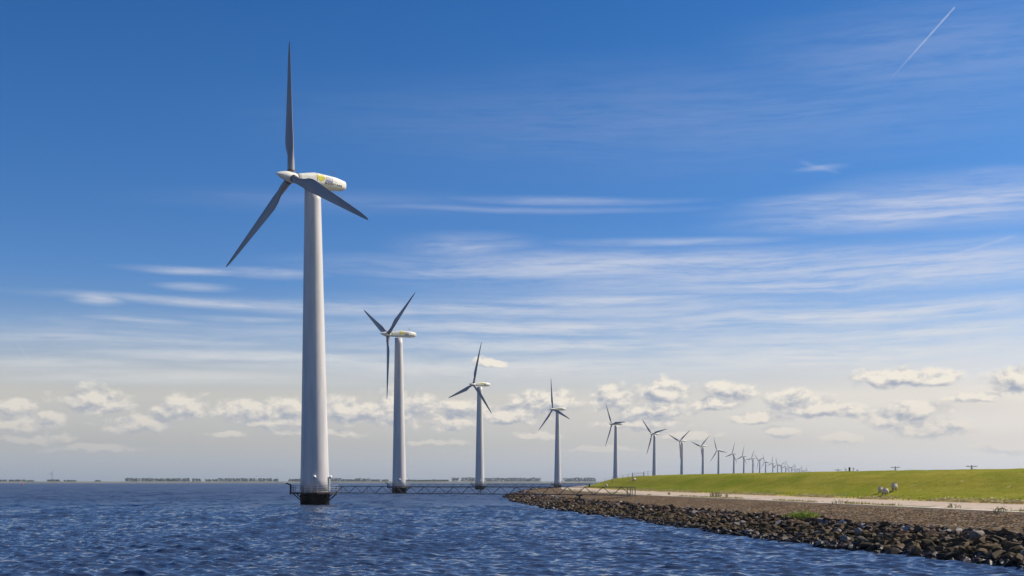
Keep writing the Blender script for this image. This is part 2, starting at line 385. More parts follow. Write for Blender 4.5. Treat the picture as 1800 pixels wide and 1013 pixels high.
# kerb + concrete service road
def strip(name, ys, xf, zf, nt, m, noise=0, nscale=1., seed=1):
    t = np.linspace(0, 1, nt)[None, :]; T = ys[:, None]
    X = xf(T, t); Z = zf(T, t)
    if noise: Z = Z + fbm(X / nscale, T / nscale, 3, seed) * noise * np.minimum(1, np.minimum(t, 1 - t) * 8)
    return grid_mesh(name, X, T + 0 * t, Z, m, uv=((t + 0 * T), T + 0 * t))
m, g, b = mat('kerb concrete', (.62, .56, .46), .8)
g.put(b.inputs['Base Color'], g.mix(g.mr(g.noise(pos(g), .7, 5, .7), .4, .7), (.74, .64, .50), (.52, .45, .32)))
ysr = stations(.8, .004)
kb = []
T = ysr[:, None]
X = np.concatenate([cC(T) - .02, cC(T), cC(T) + .34, cC(T) + .36], 1); Z = np.concatenate([T * 0 + ZC - .3, T * 0 + ZC + .012, T * 0 + ZC + .035, T * 0 + ZC - .1], 1)
tag(grid_mesh('kerb', X, T + X * 0, Z, m, smooth=False), kind='structure')
m, g, b = mat('road concrete', (.5, .42, .34), .85)
p_ = pos(g); su = g.n('ShaderNodeSeparateXYZ'); g.put(su.inputs[0], g.n('ShaderNodeUVMap').outputs[0])
c = g.mix(g.mr(g.noise(p_, .35, 6, .65), .3, .7), (.56, .43, .31), (.46, .35, .245))
slab = g.m('ABSOLUTE', g.m('SUBTRACT', g.m('FRACT', g.m('DIVIDE', su.outputs[1], 5.0)), .5))
c = g.mix(g.mr(slab, .490, .498, 0, .7), c, (.14, .13, .07))
c = g.mix(g.mr(g.m('ADD', g.noise(g.v('MULTIPLY', p_, (1, .35, 1)), .5, 5, .7), g.mr(su.outputs[0], .30, .0, 0, .16)), .60, .66, 0, .85), c, (.13, .15, .03))
g.put(b.inputs['Base Color'], c); bump(g, b, g.noise(p_, 12, 3, .6), .2, .01)
tag(strip('road', ysr, lambda T, t: cC(T) + .36 + (cD(T) - cC(T) - .36) * t, lambda T, t: ZC + .01 + (ZD - ZC - .01) * t, 6, m), kind='structure')

# grass dike + polder behind it
ysg = stations(.7, .0035)
def dx(T, t):
    D, E_ = cD(T), cE(T)
    return np.where(t <= .6, D + (E_ - D) * (t / .6), np.where(t <= .68, E_ + (t - .6) / .08 * 3.5, np.where(t <= .85, E_ + 3.5 + (t - .68) / .17 * 17, E_ + 20.5 + ((t - .85) / .15) ** 3 * 2700)))
def dz(T, t):
    e = zE(T); s_ = np.clip(t / .6, 0, 1)
    prof = s_ + .06 * np.sin(s_ * math.pi * 2) * -1.0
    return np.where(t <= .6, ZD + (e - ZD) * prof, np.where(t <= .68, e, np.where(t <= .85, e - (t - .68) / .17 * (e - .9), .9)))
m, g, b = mat('dike grass', (.2, .24, .03), .95, .04)
p_ = pos(g); su = g.n('ShaderNodeSeparateXYZ'); g.put(su.inputs[0], g.n('ShaderNodeUVMap').outputs[0])
uvc = g.n('ShaderNodeCombineXYZ'); g.put(uvc.inputs[0], g.m('MULTIPLY', su.outputs[0], 22)); g.put(uvc.inputs[1], g.m('MULTIPLY', su.outputs[1], .06)); uvc = uvc.outputs[0]
c = g.mix(g.mr(g.noise(uvc, 1.0, 5, .6), .3, .7), (.345, .305, .030), (.43, .36, .050))
c = g.mix(g.mr(g.noise(g.v('MULTIPLY', p_, (1, .4, 1)), .22, 5, .6), .38, .68, 0, .8), c, (.19, .235, .010))
c = g.mix(g.mr(g.noise(g.v('MULTIPLY', p_, (1, .25, 1)), .07, 4, .6), .40, .62, 0, .45), c, (.23, .27, .008))
c = g.mix(g.mr(g.noise(p_, 2.6, 5, .75), .35, .75, 0, .35), c, (.16, .19, .012))
c = g.mix(g.mr(g.noise(g.v('MULTIPLY', uvc, (2.2, 1, 1)), 1.3, 4, .6), .56, .72, 0, .6), c, (.42, .36, .07))
c = g.mix(g.mr(g.noise(g.v('MULTIPLY', p_, (1.6, .8, 1)), 1.1, 6, .8), .45, .68, 0, .5), c, (.15, .155, .012))
c = g.mix(g.mr(g.noise(g.v('MULTIPLY', p_, (1.0, .5, 1)), .8, 6, .8), .55, .75, 0, .5), c, (.46, .41, .06))
toe = g.mr(su.outputs[0], .075, .0, 0, .30)
c = g.mix(g.mr(g.m('ADD', g.noise(g.v('MULTIPLY', p_, (1, .5, 1)), .9, 5, .7), toe), .62, .74, 0, .9), c, (.62, .48, .20))
g.put(b.inputs['Base Color'], c)
bump(g, b, g.noise(g.v('MULTIPLY', p_, (1, .6, 1)), 5, 6, .8), .8, .12)
dk = strip('grass_dike', ysg, dx, dz, 61, m, .14, 1.6, 31); tag(dk, kind='structure')

# ------------------------------------------------------------------ water
def water():
    rs = [.8, 4, 12, 20, 28, 33]; r = 36.
    while r < 7000: rs.append(r); r += max(.085, 2.2e-5 * r * r)
    rs.append(7000.); rs = np.array(rs)
    th = np.concatenate([np.linspace(-180, -31, 60)[:-1], np.linspace(-31, 31, 900), np.linspace(31, 180, 60)[1:]]) * math.pi / 180
    dth = np.gradient(th)[None, :]; dr = np.gradient(rs)[:, None]
    Rr, TH = np.meshgrid(rs, th, indexing='ij')
    X0 = Rr * np.sin(TH); Y0 = np.clip(Rr * np.cos(TH), -550, 7200); X0 = np.clip(X0, -4900, 4900)
    rng = np.random.default_rng(7); H = np.zeros_like(X0); DX = np.zeros_like(X0); DY = np.zeros_like(X0)
    near = 0.
    N = 110
    patch = .8 + .4 * vnoise(X0 / 17, Y0 / 29, 4)
    for i in range(N):
        lam = .28 * (8.5 ** ((i + rng.random()) / N)); k = 2 * math.pi / lam
        a = rng.normal(.55, .6); dxn, dyn = math.sin(a), math.cos(a)
        sl = .040 * (1.0 if lam < 1.1 else (1.1 / lam) ** .75)
        amp = sl / k * rng.uniform(.6, 1.4)
        kr = np.abs(k * (dxn * np.sin(TH) + dyn * np.cos(TH))) * dr
        kt = np.abs(k * (dxn * np.cos(TH) - dyn * np.sin(TH))) * Rr * dth
        q = np.maximum(kr, kt); wg = np.clip((3.2 - q) / 1.4, 0, 1)
        ph = k * (dxn * X0 + dyn * Y0) + rng.random() * 6.28
        A = amp * wg * patch
        H += A * np.cos(ph); s_ = A * np.sin(ph) * .55; DX -= dxn * s_; DY -= dyn * s_
    for i in range(26):          # longer, low waves: they carry the texture farther out
        lam = 4.0 * (4.2 ** ((i + rng.random()) / 26)); k = 2 * math.pi / lam
        a = rng.normal(.35, .75); dxn, dyn = math.sin(a), math.cos(a)
        amp = .023 / k * rng.uniform(.6, 1.4) * (5 / lam) ** .25
        kr = np.abs(k * (dxn * np.sin(TH) + dyn * np.cos(TH))) * dr
        kt = np.abs(k * (dxn * np.cos(TH) - dyn * np.sin(TH))) * Rr * dth
        wg = np.clip((2.8 - np.maximum(kr, kt)) / 1.0, 0, 1) * np.clip((Rr - 45) / 90, .12, 1)
        H += amp * wg * np.cos(k * (dxn * X0 + dyn * Y0) + rng.random() * 6.28)
    m, g, b = mat('lake water', (.042, .068, .128), .12, .5)
    b.inputs['IOR'].default_value = 1.333
    p_ = pos(g); gn = g.n('ShaderNodeNewGeometry').outputs['Normal']
    a1 = g.v('SUBTRACT', g.noise(g.v('MULTIPLY', p_, (1., .8, 1)), 1.6, 3, .6, .2, True), (.5, .5, .5))
    a2 = g.v('SUBTRACT', g.noise(g.v('MULTIPLY', p_, (1., .8, 1)), .35, 3, .6, .2, True), (.5, .5, .5))
    fade = g.mr(g.v('LENGTH', p_), 60, 260, .35, 1.0)      # short ripples the mesh no longer carries far out
    a3 = g.v('SUBTRACT', g.noise(g.v('MULTIPLY', p_, (1., .42, 1)), .16, 6, .72, .3, True), (.5, .5, .5))
    a4 = g.v('SUBTRACT', g.noise(g.v('MULTIPLY', p_, (1., .11, 1)), .75, 5, .65, .0, True), (.5, .5, .5))     # windrows
    a5 = g.v('SUBTRACT', g.noise(g.v('MULTIPLY', p_, (1., .12, 1)), .13, 4, .6, .0, True), (.5, .5, .5))
    a1 = g.v('ADD', a1, g.v('MULTIPLY', a3, (.3, .9, 0))); a1 = g.v('ADD', a1, g.v('ADD', g.v('MULTIPLY', a4, (.4, 2.4, 0)), g.v('MULTIPLY', a5, (.1, 2.0, 0))))
    pert = g.v('ADD', g.v('MULTIPLY', a1, (.62, .62, 0)), g.v('MULTIPLY', a2, (.5, .5, 0)))
    fv = g.n('ShaderNodeCombineXYZ'); [g.put(fv.inputs[i], fade) for i in range(3)]
    g.put(b.inputs['Normal'], g.v('NORMALIZE', g.v('ADD', gn, g.v('MULTIPLY', pert, fv.outputs[0]))))
    py = g.n('ShaderNodeSeparateXYZ'); g.put(py.inputs[0], p_)      # open water is rougher than the lee of the bank
    g.put(b.inputs['Roughness'], g.mr(py.outputs[1], 60, 260, .09, .40))
    o = grid_mesh('water', X0 + DX, Y0 + DY, H, m)
    tag(o, kind='structure'); return o
water()

# ------------------------------------------------------------------ rocks
rng = random.Random(11); nprs = np.random.default_rng(3)
def rock_mesh(seed):
    r = random.Random(seed); bm = bmesh.new()
    sx, sy, sz = r.uniform(.9, 1.45), r.uniform(.65, 1.05), r.uniform(.42, .75)
    for k in range(r.randint(11, 16)):
        z = r.uniform(-1, 1); a = r.uniform(0, 6.283); q = math.sqrt(1 - z * z); s = r.uniform(.82, 1.0)
        bm.verts.new((sx * q * math.cos(a) * s, sy * q * math.sin(a) * s, sz * z * s))
    res = bmesh.ops.convex_hull(bm, input=bm.verts)
    for v in [v for v in bm.verts if not v.link_faces]: bm.verts.remove(v)
    bmesh.ops.bevel(bm, geom=list(bm.edges), offset=.045, segments=1, affect='EDGES')
    bmesh.ops.triangulate(bm, faces=[f for f in bm.faces if len(f.verts) > 4])
    bm.verts.index_update()
    v = np.array([v.co[:] for v in bm.verts]); f = [tuple(x.index for x in fc.verts) for fc in bm.faces]; bm.free()
    return v, f
RV = [rock_mesh(100 + i) for i in range(26)]
m, g, b = mat('revetment rocks', (.1, .09, .08), .75, .16)
tint = g.n('ShaderNodeAttribute', attribute_name='tint').outputs['Color']; ts = g.n('ShaderNodeSeparateColor'); g.put(ts.inputs[0], tint)
p_ = pos(g); pz = g.n('ShaderNodeSeparateXYZ'); g.put(pz.inputs[0], p_)
c = g.mix(ts.outputs[0], (.028, .018, .011), (.165, .100, .052))
c = g.mix(g.mr(ts.outputs[1], .55, .9, 0, .9), c, (.15, .095, .045))
c = g.mix(g.mr(ts.outputs[2], .86, .95, 0, .8), c, (.40, .38, .37))
c = g.mix(g.mr(g.noise(p_, 5, 6, .7), .42, .72, 0, .7), c, (.035, .03, .026))
c = g.mix(g.mr(g.noise(p_, 3, 4, .7), .62, .74, 0, .4), c, (.27, .24, .20))
wetz = g.m('ADD', pz.outputs[2], g.m('MULTIPLY', g.m('SUBTRACT', g.noise(p_, 1.2, 3, .6), .5), .35))
wet = g.mr(wetz, .42, .20)
c = g.mix(g.m('MULTIPLY', wet, .72), c, (.010, .010, .009))
mid = g.m('MULTIPLY', g.mr(wetz, .30, .5), g.mr(wetz, .95, .7))
c = g.mix(g.m('MULTIPLY', mid, .35), c, (.09, .065, .02))
g.put(b.inputs['Base Color'], c); g.put(b.inputs['Roughness'], g.m('SUBTRACT', .78, g.m('MULTIPLY', wet, .38)))
bump(g, b, g.noise(p_, 9, 5, .7), .6, .04); ROCK = m
def inst(ri, loc, size, rot):
    v, f = RV[ri]
    Mx = np.array(Matrix.Rotation(rot[2], 3, 'Z') @ Matrix.Rotation(rot[0], 3, 'X') @ Matrix.Rotation(rot[1], 3, 'Y'))
    return v @ Mx.T * size + np.array(loc), f
rocks = []
y = 41.0
while y < 560:
    far = y / 60.
    size0 = .30 if y < 120 else .30 * min(1.9, y / 120)
    wdt = float(cB(y) - cA(y)); n = max(2, int(wdt / (size0 * .88)))
    for i in range(-1, n + 1):
        t = (i + .5 + rng.uniform(-.45, .45)) / n
        yy = y + rng.uniform(-.5, .5) * size0; a, bb = float(cA(yy)), float(cB(yy))
        jut = .55 * math.sin(yy * .7) * .3 + rng.uniform(-.2, .2)
        x = a + (bb - a) * t + (jut if i > n - 2 or i < 1 else 0)
        s = size0 * rng.choice((.55, .75, .9, 1.0, 1.15, 1.4)) 
        z = max(-.25, ZB * t) + s * rng.uniform(-.1, .42 if y < 160 else .15) - (.12 if y > 220 else 0)
        if t > 1.0: s *= .75; z = ZB - .02 + s * .2
        rocks.append([x, yy, z, s, rng.randrange(26), (rng.uniform(-.5, .5), rng.uniform(-.5, .5), rng.uniform(0, 6.28)), (rng.random(), rng.random(), rng.random() * (.96 if t < .75 else 1.06))])
    y += size0 * .98
# a few stray small stones on the slope above
def in_view(x, y, z):
    d = Vector((x, y, z - EYE)); f = d.y * cp_ + d.z * sp_; u = 900 + FPX * x / f; v = VP - FPX * (-d.y * sp_ + d.z * cp_) / f
    return -10 < u < 1812 and v < 1016
cand = sorted([r for r in rocks if in_view(r[0], r[1], r[2]) and r[2] > -.05], key=lambda r: -(r[3] / r[1]) * (1 if r[2] > .1 else .6))
nearest = cand[:298]; ids = set(id(r) for r in nearest)
def setint(me, tints, counts):
    at_ = me.color_attributes.new('tint', 'FLOAT_COLOR', 'POINT')
    arr = np.concatenate([np.tile(np.array(t + (1.,), np.float32), (c_, 1)) for t, c_ in zip(tints, counts)]); at_.data.foreach_set('color', arr.ravel())
GR = 'rocks of the bank along the water'
big = at(1716, 944, 52); 
lab = []
def one_rock(r, label):
    v, f = inst(r[4], (0, 0, 0), r[3], r[5]); me = bpy.data.meshes.new('rock'); me.from_pydata(v.tolist(), [], f); me.update()
    setint(me, [r[6]], [len(v)]); o = link('rock', me, ROCK); o.location = r[:3]; tag(o, label, 'rock', GR)
for r in nearest:
    one_rock(r, 'dark rough boulder lying among many like it in the rock bank at the water edge')
one_rock([float(big.x), 52., ZB + .06, .47, 11, (.25, -.2, .9), (.9, .2, .90)], 'large pale grey boulder crowning the rock bank at the right')
wh = at(825/4.5 + 780, 891, 165)
one_rock([float(wh.x), 165., .15, .75, 7, (.1, .0, 1.4), (.9, .1, 1.)], 'pale whitish boulder at the water edge near the far tip of the rock bank')
Vs, Fs, ts_, cs_ = [], [], [], []; k = 0
for r in rocks:
    if id(r) in ids: continue
    v, f = inst(r[4], r[:3], r[3], r[5]); Vs.append(v); Fs += [tuple(i + k for i in q) for q in f]; k += len(v); ts_.append(r[6]); cs_.append(len(v))
me = bpy.data.meshes.new('rocks'); me.from_pydata(np.concatenate(Vs).tolist(), [], Fs); me.update(); setint(me, ts_, cs_)
tag(link('rocks', me, ROCK), 'long bank of dark wet boulders running along the water edge', 'rocks', kind='stuff')

# ------------------------------------------------------------------ wind turbine
HZ, HZ1, ZT = 50.5, 49.57, 1.95
NS = [(3.05, .66, .06, .64), (2.6, .80, .10, .74), (.5, 1.02, .44, .98), (-.1, 1.10, .52, 1.02), (-2.6, 1.20, .62, .98), (-3.9, 1.18, .66, .98), (-5.7, .92, .74, .72), (-5.95, .74, .76, .58)]
def nac_dim(s):
    ss = [q[0] for q in NS][::-1]
    return tuple(np.interp(s, ss, [q[j] for q in NS][::-1]) for j in (1, 2, 3))
def nac_ring(s, hw, cz, hh, n=28):
    out = []
    for k in range(n):
        a = 2 * math.pi * (k + .5) / n; c_, s_ = math.cos(a), math.sin(a); e = .62
        out.append((s, hw * math.copysign(abs(c_) ** e, c_), cz + hh * math.copysign(abs(s_) ** e, s_)))
    return out
def nac_y(s, z):
    hw, cz, hh = nac_dim(s); q = min(.98, abs((z - cz) / hh)); e = .62
    return hw * (1 - q ** (2 / e)) ** (e / 2) + .02
def decal(name, polys, m, parent):      # flat outlines laid on the nacelle's side
    mb = MB()
    for poly in polys:
        v = [(s, float(nac_y(s, z)), z) for s, z in poly]; mb.add(v, [tuple(range(len(v)))])
    return mb.build(name, m, parent)
def text_mesh(txt, size):
    cu = bpy.data.curves.new('t', 'FONT'); cu.body = txt; cu.size = size; cu.resolution_u = 2; cu.offset = .02; cu.space_character = 1.35
    o = bpy.data.objects.new('t', cu); C.objects.link(o); dg = bpy.context.evaluated_depsgraph_get()
    me = bpy.data.meshes.new_from_object(o.evaluated_get(dg)); bpy.data.objects.remove(o); return me
def blade_mesh():
    st = [(.35, 1.10, 1., 0, .5), (1.0, 1.08, 1., 0, .5), (2.4, 1.05, .98, 8, .5), (3.4, 1.40, .58, 8, .43), (4.6, 2.0, .32, 6, .35), (5.6, 2.2, .25, 5, .32), (7.5, 1.98, .22, 4, .30),
          (10, 1.68, .20, 3, .30), (13, 1.34, .18, 2, .30), (16, 1.0, .16, 1, .30), (18.5, .72, .15, 1, .30), (20.0, .44, .14, .5, .32), (20.6, .24, .14, 0, .36), (20.8, .06, .2, 0, .45)]
    rings = []
    for r, ch, th, tw, le in st:
        ch *= 1 if r < 3 else .90; ring = []; n = 20; tw = R(tw - 3)
        for k in range(n):
            a = 2 * math.pi * k / n; cx = math.cos(a)
            y = (cx * .5 + .5 - (1 - le)) * ch           # leading edge at +y
            fullness = 1.0 if th > .9 else (0.55 + .45 * (cx * .5 + .5) ** .6) if cx > -1 else 0
            x = math.sin(a) * ch * th * .5 * fullness
            ring.append((x * math.cos(tw) - y * math.sin(tw), x * math.sin(tw) + y * math.cos(tw), r))
        rings.append(ring)
    return rings
def make_turbine(detail=True):
    t = empty('wind_turbine')
    mb = MB(); prof = []
    for k in range(25):
        f = k / 24; z = ZT + (HZ1 - .85 - ZT) * f; prof.append((2.26 - 1.04 * f ** .92 + .02 * 0, z))
    mb.lathe(prof, 64); tw = mb.build('tower', M['tower'], t, True)
    sm = MB()
    for f in (.001, .33, .66): 
        z = ZT + (HZ1 - .85 - ZT) * f; r = 2.26 - 1.04 * f ** .92
        sm.loft([[((r + d) * math.cos(a), (r + d) * math.sin(a), z + e) for a in [2 * math.pi * j / 64 for j in range(64)]] for d, e in ((.0, 0), (.01, 0.005), (.01, .05), (0, .055))], False)
    sm.build('flange', M['tower'], tw, True)
    for az_ in (-82, 8):
        a = R(az_); c_ = Vector((math.cos(a), math.sin(a), 0)); lb = MB()
        z0 = 4.35; rr = 2.2
        prof2 = []
        L = MB(); 
        for q in range(7):
            u = q / 6 * math.pi / 2; prof2.append((.28 * math.cos(u) + .001, .28 * math.sin(u) * .9))
        L.lathe([(.28, -.12)] + prof2, 16)
        L.V = [tuple(Vector(v) + c_ * (rr + .18) + Vector((0, 0, z0))) for v in L.V]
        L.build('lamp', M['white'], tw, True)
        lb.tube(c_ * (rr - .1) + Vector((0, 0, z0 - .2)), c_ * (rr + .3) + Vector((0, 0, z0 - .2)), .09); lb.build('lamp_bracket', M['seam'], tw)
    d = MB(); d.box((2.0, -.45, 2.0), (2.34, .45, 4.1)); dd = d.build('door', M['rail'], tw)
    MB().box((2.345, .28, 2.9), (2.40, .36, 3.15)).build('handle', M['dark'], dd)
    pp = MB(); pp.tube((2.28 * math.cos(R(-14)), 2.28 * math.sin(R(-14)), 2.0), (2.26 * math.cos(R(-14)), 2.26 * math.sin(R(-14)), 4.3), .08); pp.build('cable_pipe', M['green'], tw)
    MB().lathe([(2.27, -3.0), (2.27, 1.3), (2.33, 1.32), (2.33, 1.5), (2.27, 1.52), (2.27, 1.70)], 48).build('pile', M['pile'], t, True)
    pl = MB(); n = 12; rp = 3.7
    pl.loft([[(rp * math.cos(2 * math.pi * j / n + .26), rp * math.sin(2 * math.pi * j / n + .26), z) for j in range(n)] for z in (1.70, 1.94)])
    pf = pl.build('platform', M['deck'], t)
    rl = MB(); po = MB()
    cs2 = [Vector(((rp - .12) * math.cos(2 * math.pi * j / n + .26), (rp - .12) * math.sin(2 * math.pi * j / n + .26), 1.94)) for j in range(n)]
    for j in range(n):
        a, b2 = cs2[j], cs2[(j + 1) % n]
        for h in (.38, .74, 1.1): rl.tube(a + Vector((0, 0, h)), b2 + Vector((0, 0, h)), .032, n=6)
        for q in (0, .5): p0 = a.lerp(b2, q); rl.tube(p0, p0 + Vector((0, 0, 1.1)), .036, n=6)
    rl.build('railing', M['rail'], pf)
    for j in range(8):
        a = 2 * math.pi * (j + .02) / 8; c_ = Vector((math.cos(a), math.sin(a), 0))
        MB().tube(c_ * 3.35 + Vector((0, 0, 1.72)), c_ * 2.27 + Vector((0, 0, .75)), .09).build('bracket', M['deck'], pf)
    dv = MB(); dv.box((-3.92, -.18, 1.65), (-3.6, .18, 2.0)); dv.tube((-3.78, 0, 1.6), (-3.78, 0, 3.15), .14); dv.tube((-3.78, 0, 3.1), (-4.45, -.1, 3.38), .12, .08); dv.tube((-4.38, -.1, 3.36), (-4.5, -.1, 3.2), .07)
    dv.build('davit', M['deck'], t)
    # nacelle, in a frame whose X points to the rotor
    nb = MB(); nb.loft([nac_ring(*q) for q in NS]); na = nb.build('nacelle', M['nacelle'], t)
    na.data.polygons.foreach_set('use_smooth', [False] * len(na.data.polygons))
    ne = MB(); ne.lathe([(1.22, -1.2), (1.24, -.55)], 40); 
    cr = MB(); cr.loft([nac_ring(-5.955, .60, .76, .48), nac_ring(-5.97, .60, .76, .48)]); cr.build('rear_cover', M['seam'], na)
    seam = MB()
    for s0 in (-.1, 2.95):
        hw, cz, hh = nac_dim(s0); seam.loft([nac_ring(s0 - .03, hw + .012, cz, hh + .012), nac_ring(s0 + .03, hw + .012, cz, hh + .012)])
    seam.build('seam', M['seam'], na)
    an = MB(); an.tube((-3.6, .3, 1.55), (-3.6, .3, 2.5), .03, n=6); an.tube((-3.9, .3, 2.35), (-3.3, .3, 2.35), .02, n=6)
    for q in (-3.9, -3.3): an.lathe([(.08, 0), (.08, .1)], 8); an.V[-16:] = [(v[0] + q, v[1] + .3, v[2] + 2.35) for v in an.V[-16:]]
    an.build('anemometer', M['seam'], na)
    # yellow flower-like emblem, grey violet emblem with pale strokes, eight dark capitals
    pet = []
    for j in range(7):
        a = 2 * math.pi * j / 7 + .3; cx, cz = -.78 + .46 * math.cos(a), .82 + .30 * math.sin(a)
        pet.append([(cx + .34 * math.cos(q), cz + .24 * math.sin(q)) for q in [2 * math.pi * i / 12 for i in range(12)]])
    pet.append([(-.78 + .46 * math.cos(q), .82 + .32 * math.sin(q)) for q in [2 * math.pi * i / 12 for i in range(12)]])
    decal('yellow_emblem', pet, M['yellow'], na)
    V = lambda x0, z0, x1, z1: [(x0, z0), (x0, z1), (x1, z1), (x1, z0)]
    decal('violet_emblem', [V(-1.62, .38, -2.95, .66), V(-1.62, 1.10, -2.95, 1.18), V(-2.82, .67, -2.95, 1.09)], M['violet'], na)
    decal('emblem_strokes', [V(-1.72 - i * .26, .70, -1.86 - i * .26, 1.04) for i in range(4)], M['emblem_light'], na)
    tm = text_mesh('NORDTANK', .46); L = max(v.co.x for v in tm.vertices)
    for v in tm.vertices:
        x = v.co.x / L; s = -1.5 - x * 3.5; z = .0 + x * .22 + v.co.y * .95; v.co = (s, float(nac_y(s, z)) + .005, z)
    link('lettering', tm, M['dark'], na)
    hb = MB()
    hb.loft([[(s, r * math.cos(2 * math.pi * j / 28), r * math.sin(2 * math.pi * j / 28) - .05) for j in range(28)] for s, r in
             ((3.08, .66), (3.3, .76), (4.0, .80), (4.7, .76), (5.3, .64), (5.9, .45), (6.4, .24), (6.68, .10), (6.74, .02))])
    hb.build('hub', M['nacelle'], t, True)
    bl_ = blade_mesh()
    for j in range(3):
        q = MB(); q.loft(bl_); o = q.build('blade', M['blade'], t, True) if j == 0 else link('blade', bmesh0, None, t)
        if j == 0: bmesh0 = o.data
        c_ = MB(); c_.lathe([(.57, .78), (.60, .8), (.60, .98), (.57, 1.0)], 24, False); 
        if j == 0: colr = c_.build('root_collar', M['rust'], o, True).data
        else: link('root_collar', colr, None, o)
    return t
def kids(o): return [c_ for c_ in bpy.data.objects if c_.parent == o]
def copy_tree(o, parent=None, skip=()):
    c_ = o.copy(); C.objects.link(c_); c_.parent = parent
    for ch in kids(o):
        if ch.name.split('.')[0] not in skip: copy_tree(ch, c_, skip)
    return c_
def pose(t, i):
    X, Y, psi, ph = TB[i]
    tau = .037; hz = HZ1 if i == 0 else HZ; h0 = 4.0 if i == 0 else 3.8
    t.location = (X, Y, 0)
    a = Vector((-math.cos(psi) * math.cos(tau), -math.sin(psi) * math.cos(tau), math.sin(tau)))
    side = Vector((math.sin(psi), -math.cos(psi), 0)); up = a.cross(side)
    Mx = Matrix((a, side, up)).transposed().to_4x4(); k = 0
    for ch in kids(t):
        nm = ch.name.split('.')[0]
        if nm == 'tower': 
            ch.scale = (1, 1, (hz - .85 - ZT) / (HZ1 - .85 - ZT)); ch.location = (0, 0, ZT - ZT * ch.scale[2])
        elif nm == 'nacelle': ch.matrix_local = Matrix.Translation((0, 0, hz)) @ Mx
        elif nm == 'hub': ch.matrix_local = Matrix.Translation(Vector((0, 0, hz)) + a * (h0 - 4.0)) @ Mx
        elif nm == 'blade':
            ch.matrix_local = Matrix.Translation(Vector((0, 0, hz)) + a * h0) @ Mx @ Matrix.Rotation(-(ph + k * 2 * math.pi / 3), 4, 'X'); k += 1
        elif nm in ('davit', 'platform', 'pile') : ch.rotation_euler = (0, 0, 0)
WORDS = ['nearest', 'second', 'third', 'fourth', 'fifth', 'sixth', 'seventh', 'eighth', 'ninth', 'tenth', 'eleventh', 'twelfth', 'thirteenth', 'fourteenth', 'fifteenth', 'sixteenth',
         'seventeenth', 'eighteenth', 'nineteenth', 'twentieth', 'twenty-first', 'twenty-second', 'twenty-third', 'twenty-fourth', 'twenty-fifth', 'twenty-sixth', 'twenty-seventh', 'twenty-eighth']
proto = make_turbine()
small = ('root_collar', 'lettering', 'yellow_emblem', 'violet_emblem', 'emblem_strokes', 'anemometer', 'seam', 'rear_cover', 'flange', 'lamp', 'lamp_bracket', 'handle', 'cable_pipe', 'bracket', 'door', 'railing', 'davit', 'platform')
roots = []
for i in range(28):
    if i == 0: t = proto
    elif i < 4: t = copy_tree(proto)
    else: t = copy_tree(proto, None, small)
    pose(t, i); roots.append(t)
    if i == 0: lb = 'nearest and tallest white wind turbine standing in the water on a rusty pile'
    elif i < 3: lb = WORDS[i] + ' wind turbine counting from the nearest, standing in open water behind the long footbridge'
    elif i == 3: lb = 'fourth wind turbine from the nearest, at the shore tip left of the dike'
    elif i < 13: lb = WORDS[i] + ' wind turbine of the row counting from the nearest, rising behind the grass dike'
    else: lb = 'small distant ' + WORDS[i] + ' wind turbine of the row counting from the nearest'
    tag(t, lb, 'wind turbine', 'wind turbines in a row along the dike')

# ------------------------------------------------------------------ footbridges
def footbridge(p0, p1, panels, label, supports):
    p0, p1 = Vector(p0), Vector(p1); L = (p1 - p0).length; rz = math.atan2(p1.y - p0.y, p1.x - p0.x)
    t = empty('footbridge', p0, rz); tag(t, label, 'footbridge', 'footbridges from the shore to the turbines')
    z0, z1 = 1.86, 2.88; st = L / panels
    for sy in (-.6, .6):
        q = MB()
        q.box((0, sy - .05, z0 - .05), (L, sy + .05, z0 + .05)); q.box((0, sy - .05, z1 - .045), (L, sy + .05, z1 + .045))
        for k in range(panels if sy < 0 else 0):
            x0 = k * st; q.tube((x0, sy, z0), (x0 + st / 2, sy, z1), .045, n=6); q.tube((x0 + st / 2, sy, z1), (x0 + st, sy, z0), .045, n=6)
        for x in (.06, L - .06, L - .5): q.box((x - .04, sy - .04, z0 + .06), (x + .04, sy + .04, z1 - .06))
        if sy > 0:
            for k in range(1, panels // 2): q.tube((k * 2 * st, sy, z0), (k * 2 * st, sy, z1), .025, n=6)
        q.build('side_truss', M['truss'], t)
    MB().box((0, -.54, z0 - .04), (L, .54, z0 + .0)).build('walkway_deck', M['deck'], t)
    for x in supports:
        s_ = MB(); s_.tube((x, 0, -3), (x, 0, z0 - .2), .13); s_.box((x - .1, -.7, z0 - .2), (x + .1, .7, z0 - .07)); s_.build('support', M['truss'], t)
    return t
e1 = at(1113, 860, 147)
footbridge((TB[0][0] + 3.9, TB[0][1] - 1.2, 0), (e1.x, 147, 0), 19, 'long dark truss footbridge from the nearest turbine to the sloping bank', (44.5,))
footbridge((TB[1][0] + 3.6, TB[1][1] - 1.5, 0), (13.5, 338, 0), 17, 'far truss footbridge behind, leading from the second turbine to the shore', (28,))
footbridge((TB[2][0] + 3.6, TB[2][1] - 1.5, 0), (35, 535, 0), 17, 'faint truss footbridge leading from the third turbine to the shore', (28,))
footbridge((TB[3][0] + 3.6, TB[3][1] - 1.5, 0), (80, 720, 0), 17, 'farthest truss footbridge leading from the fourth turbine to the shore', (28,))

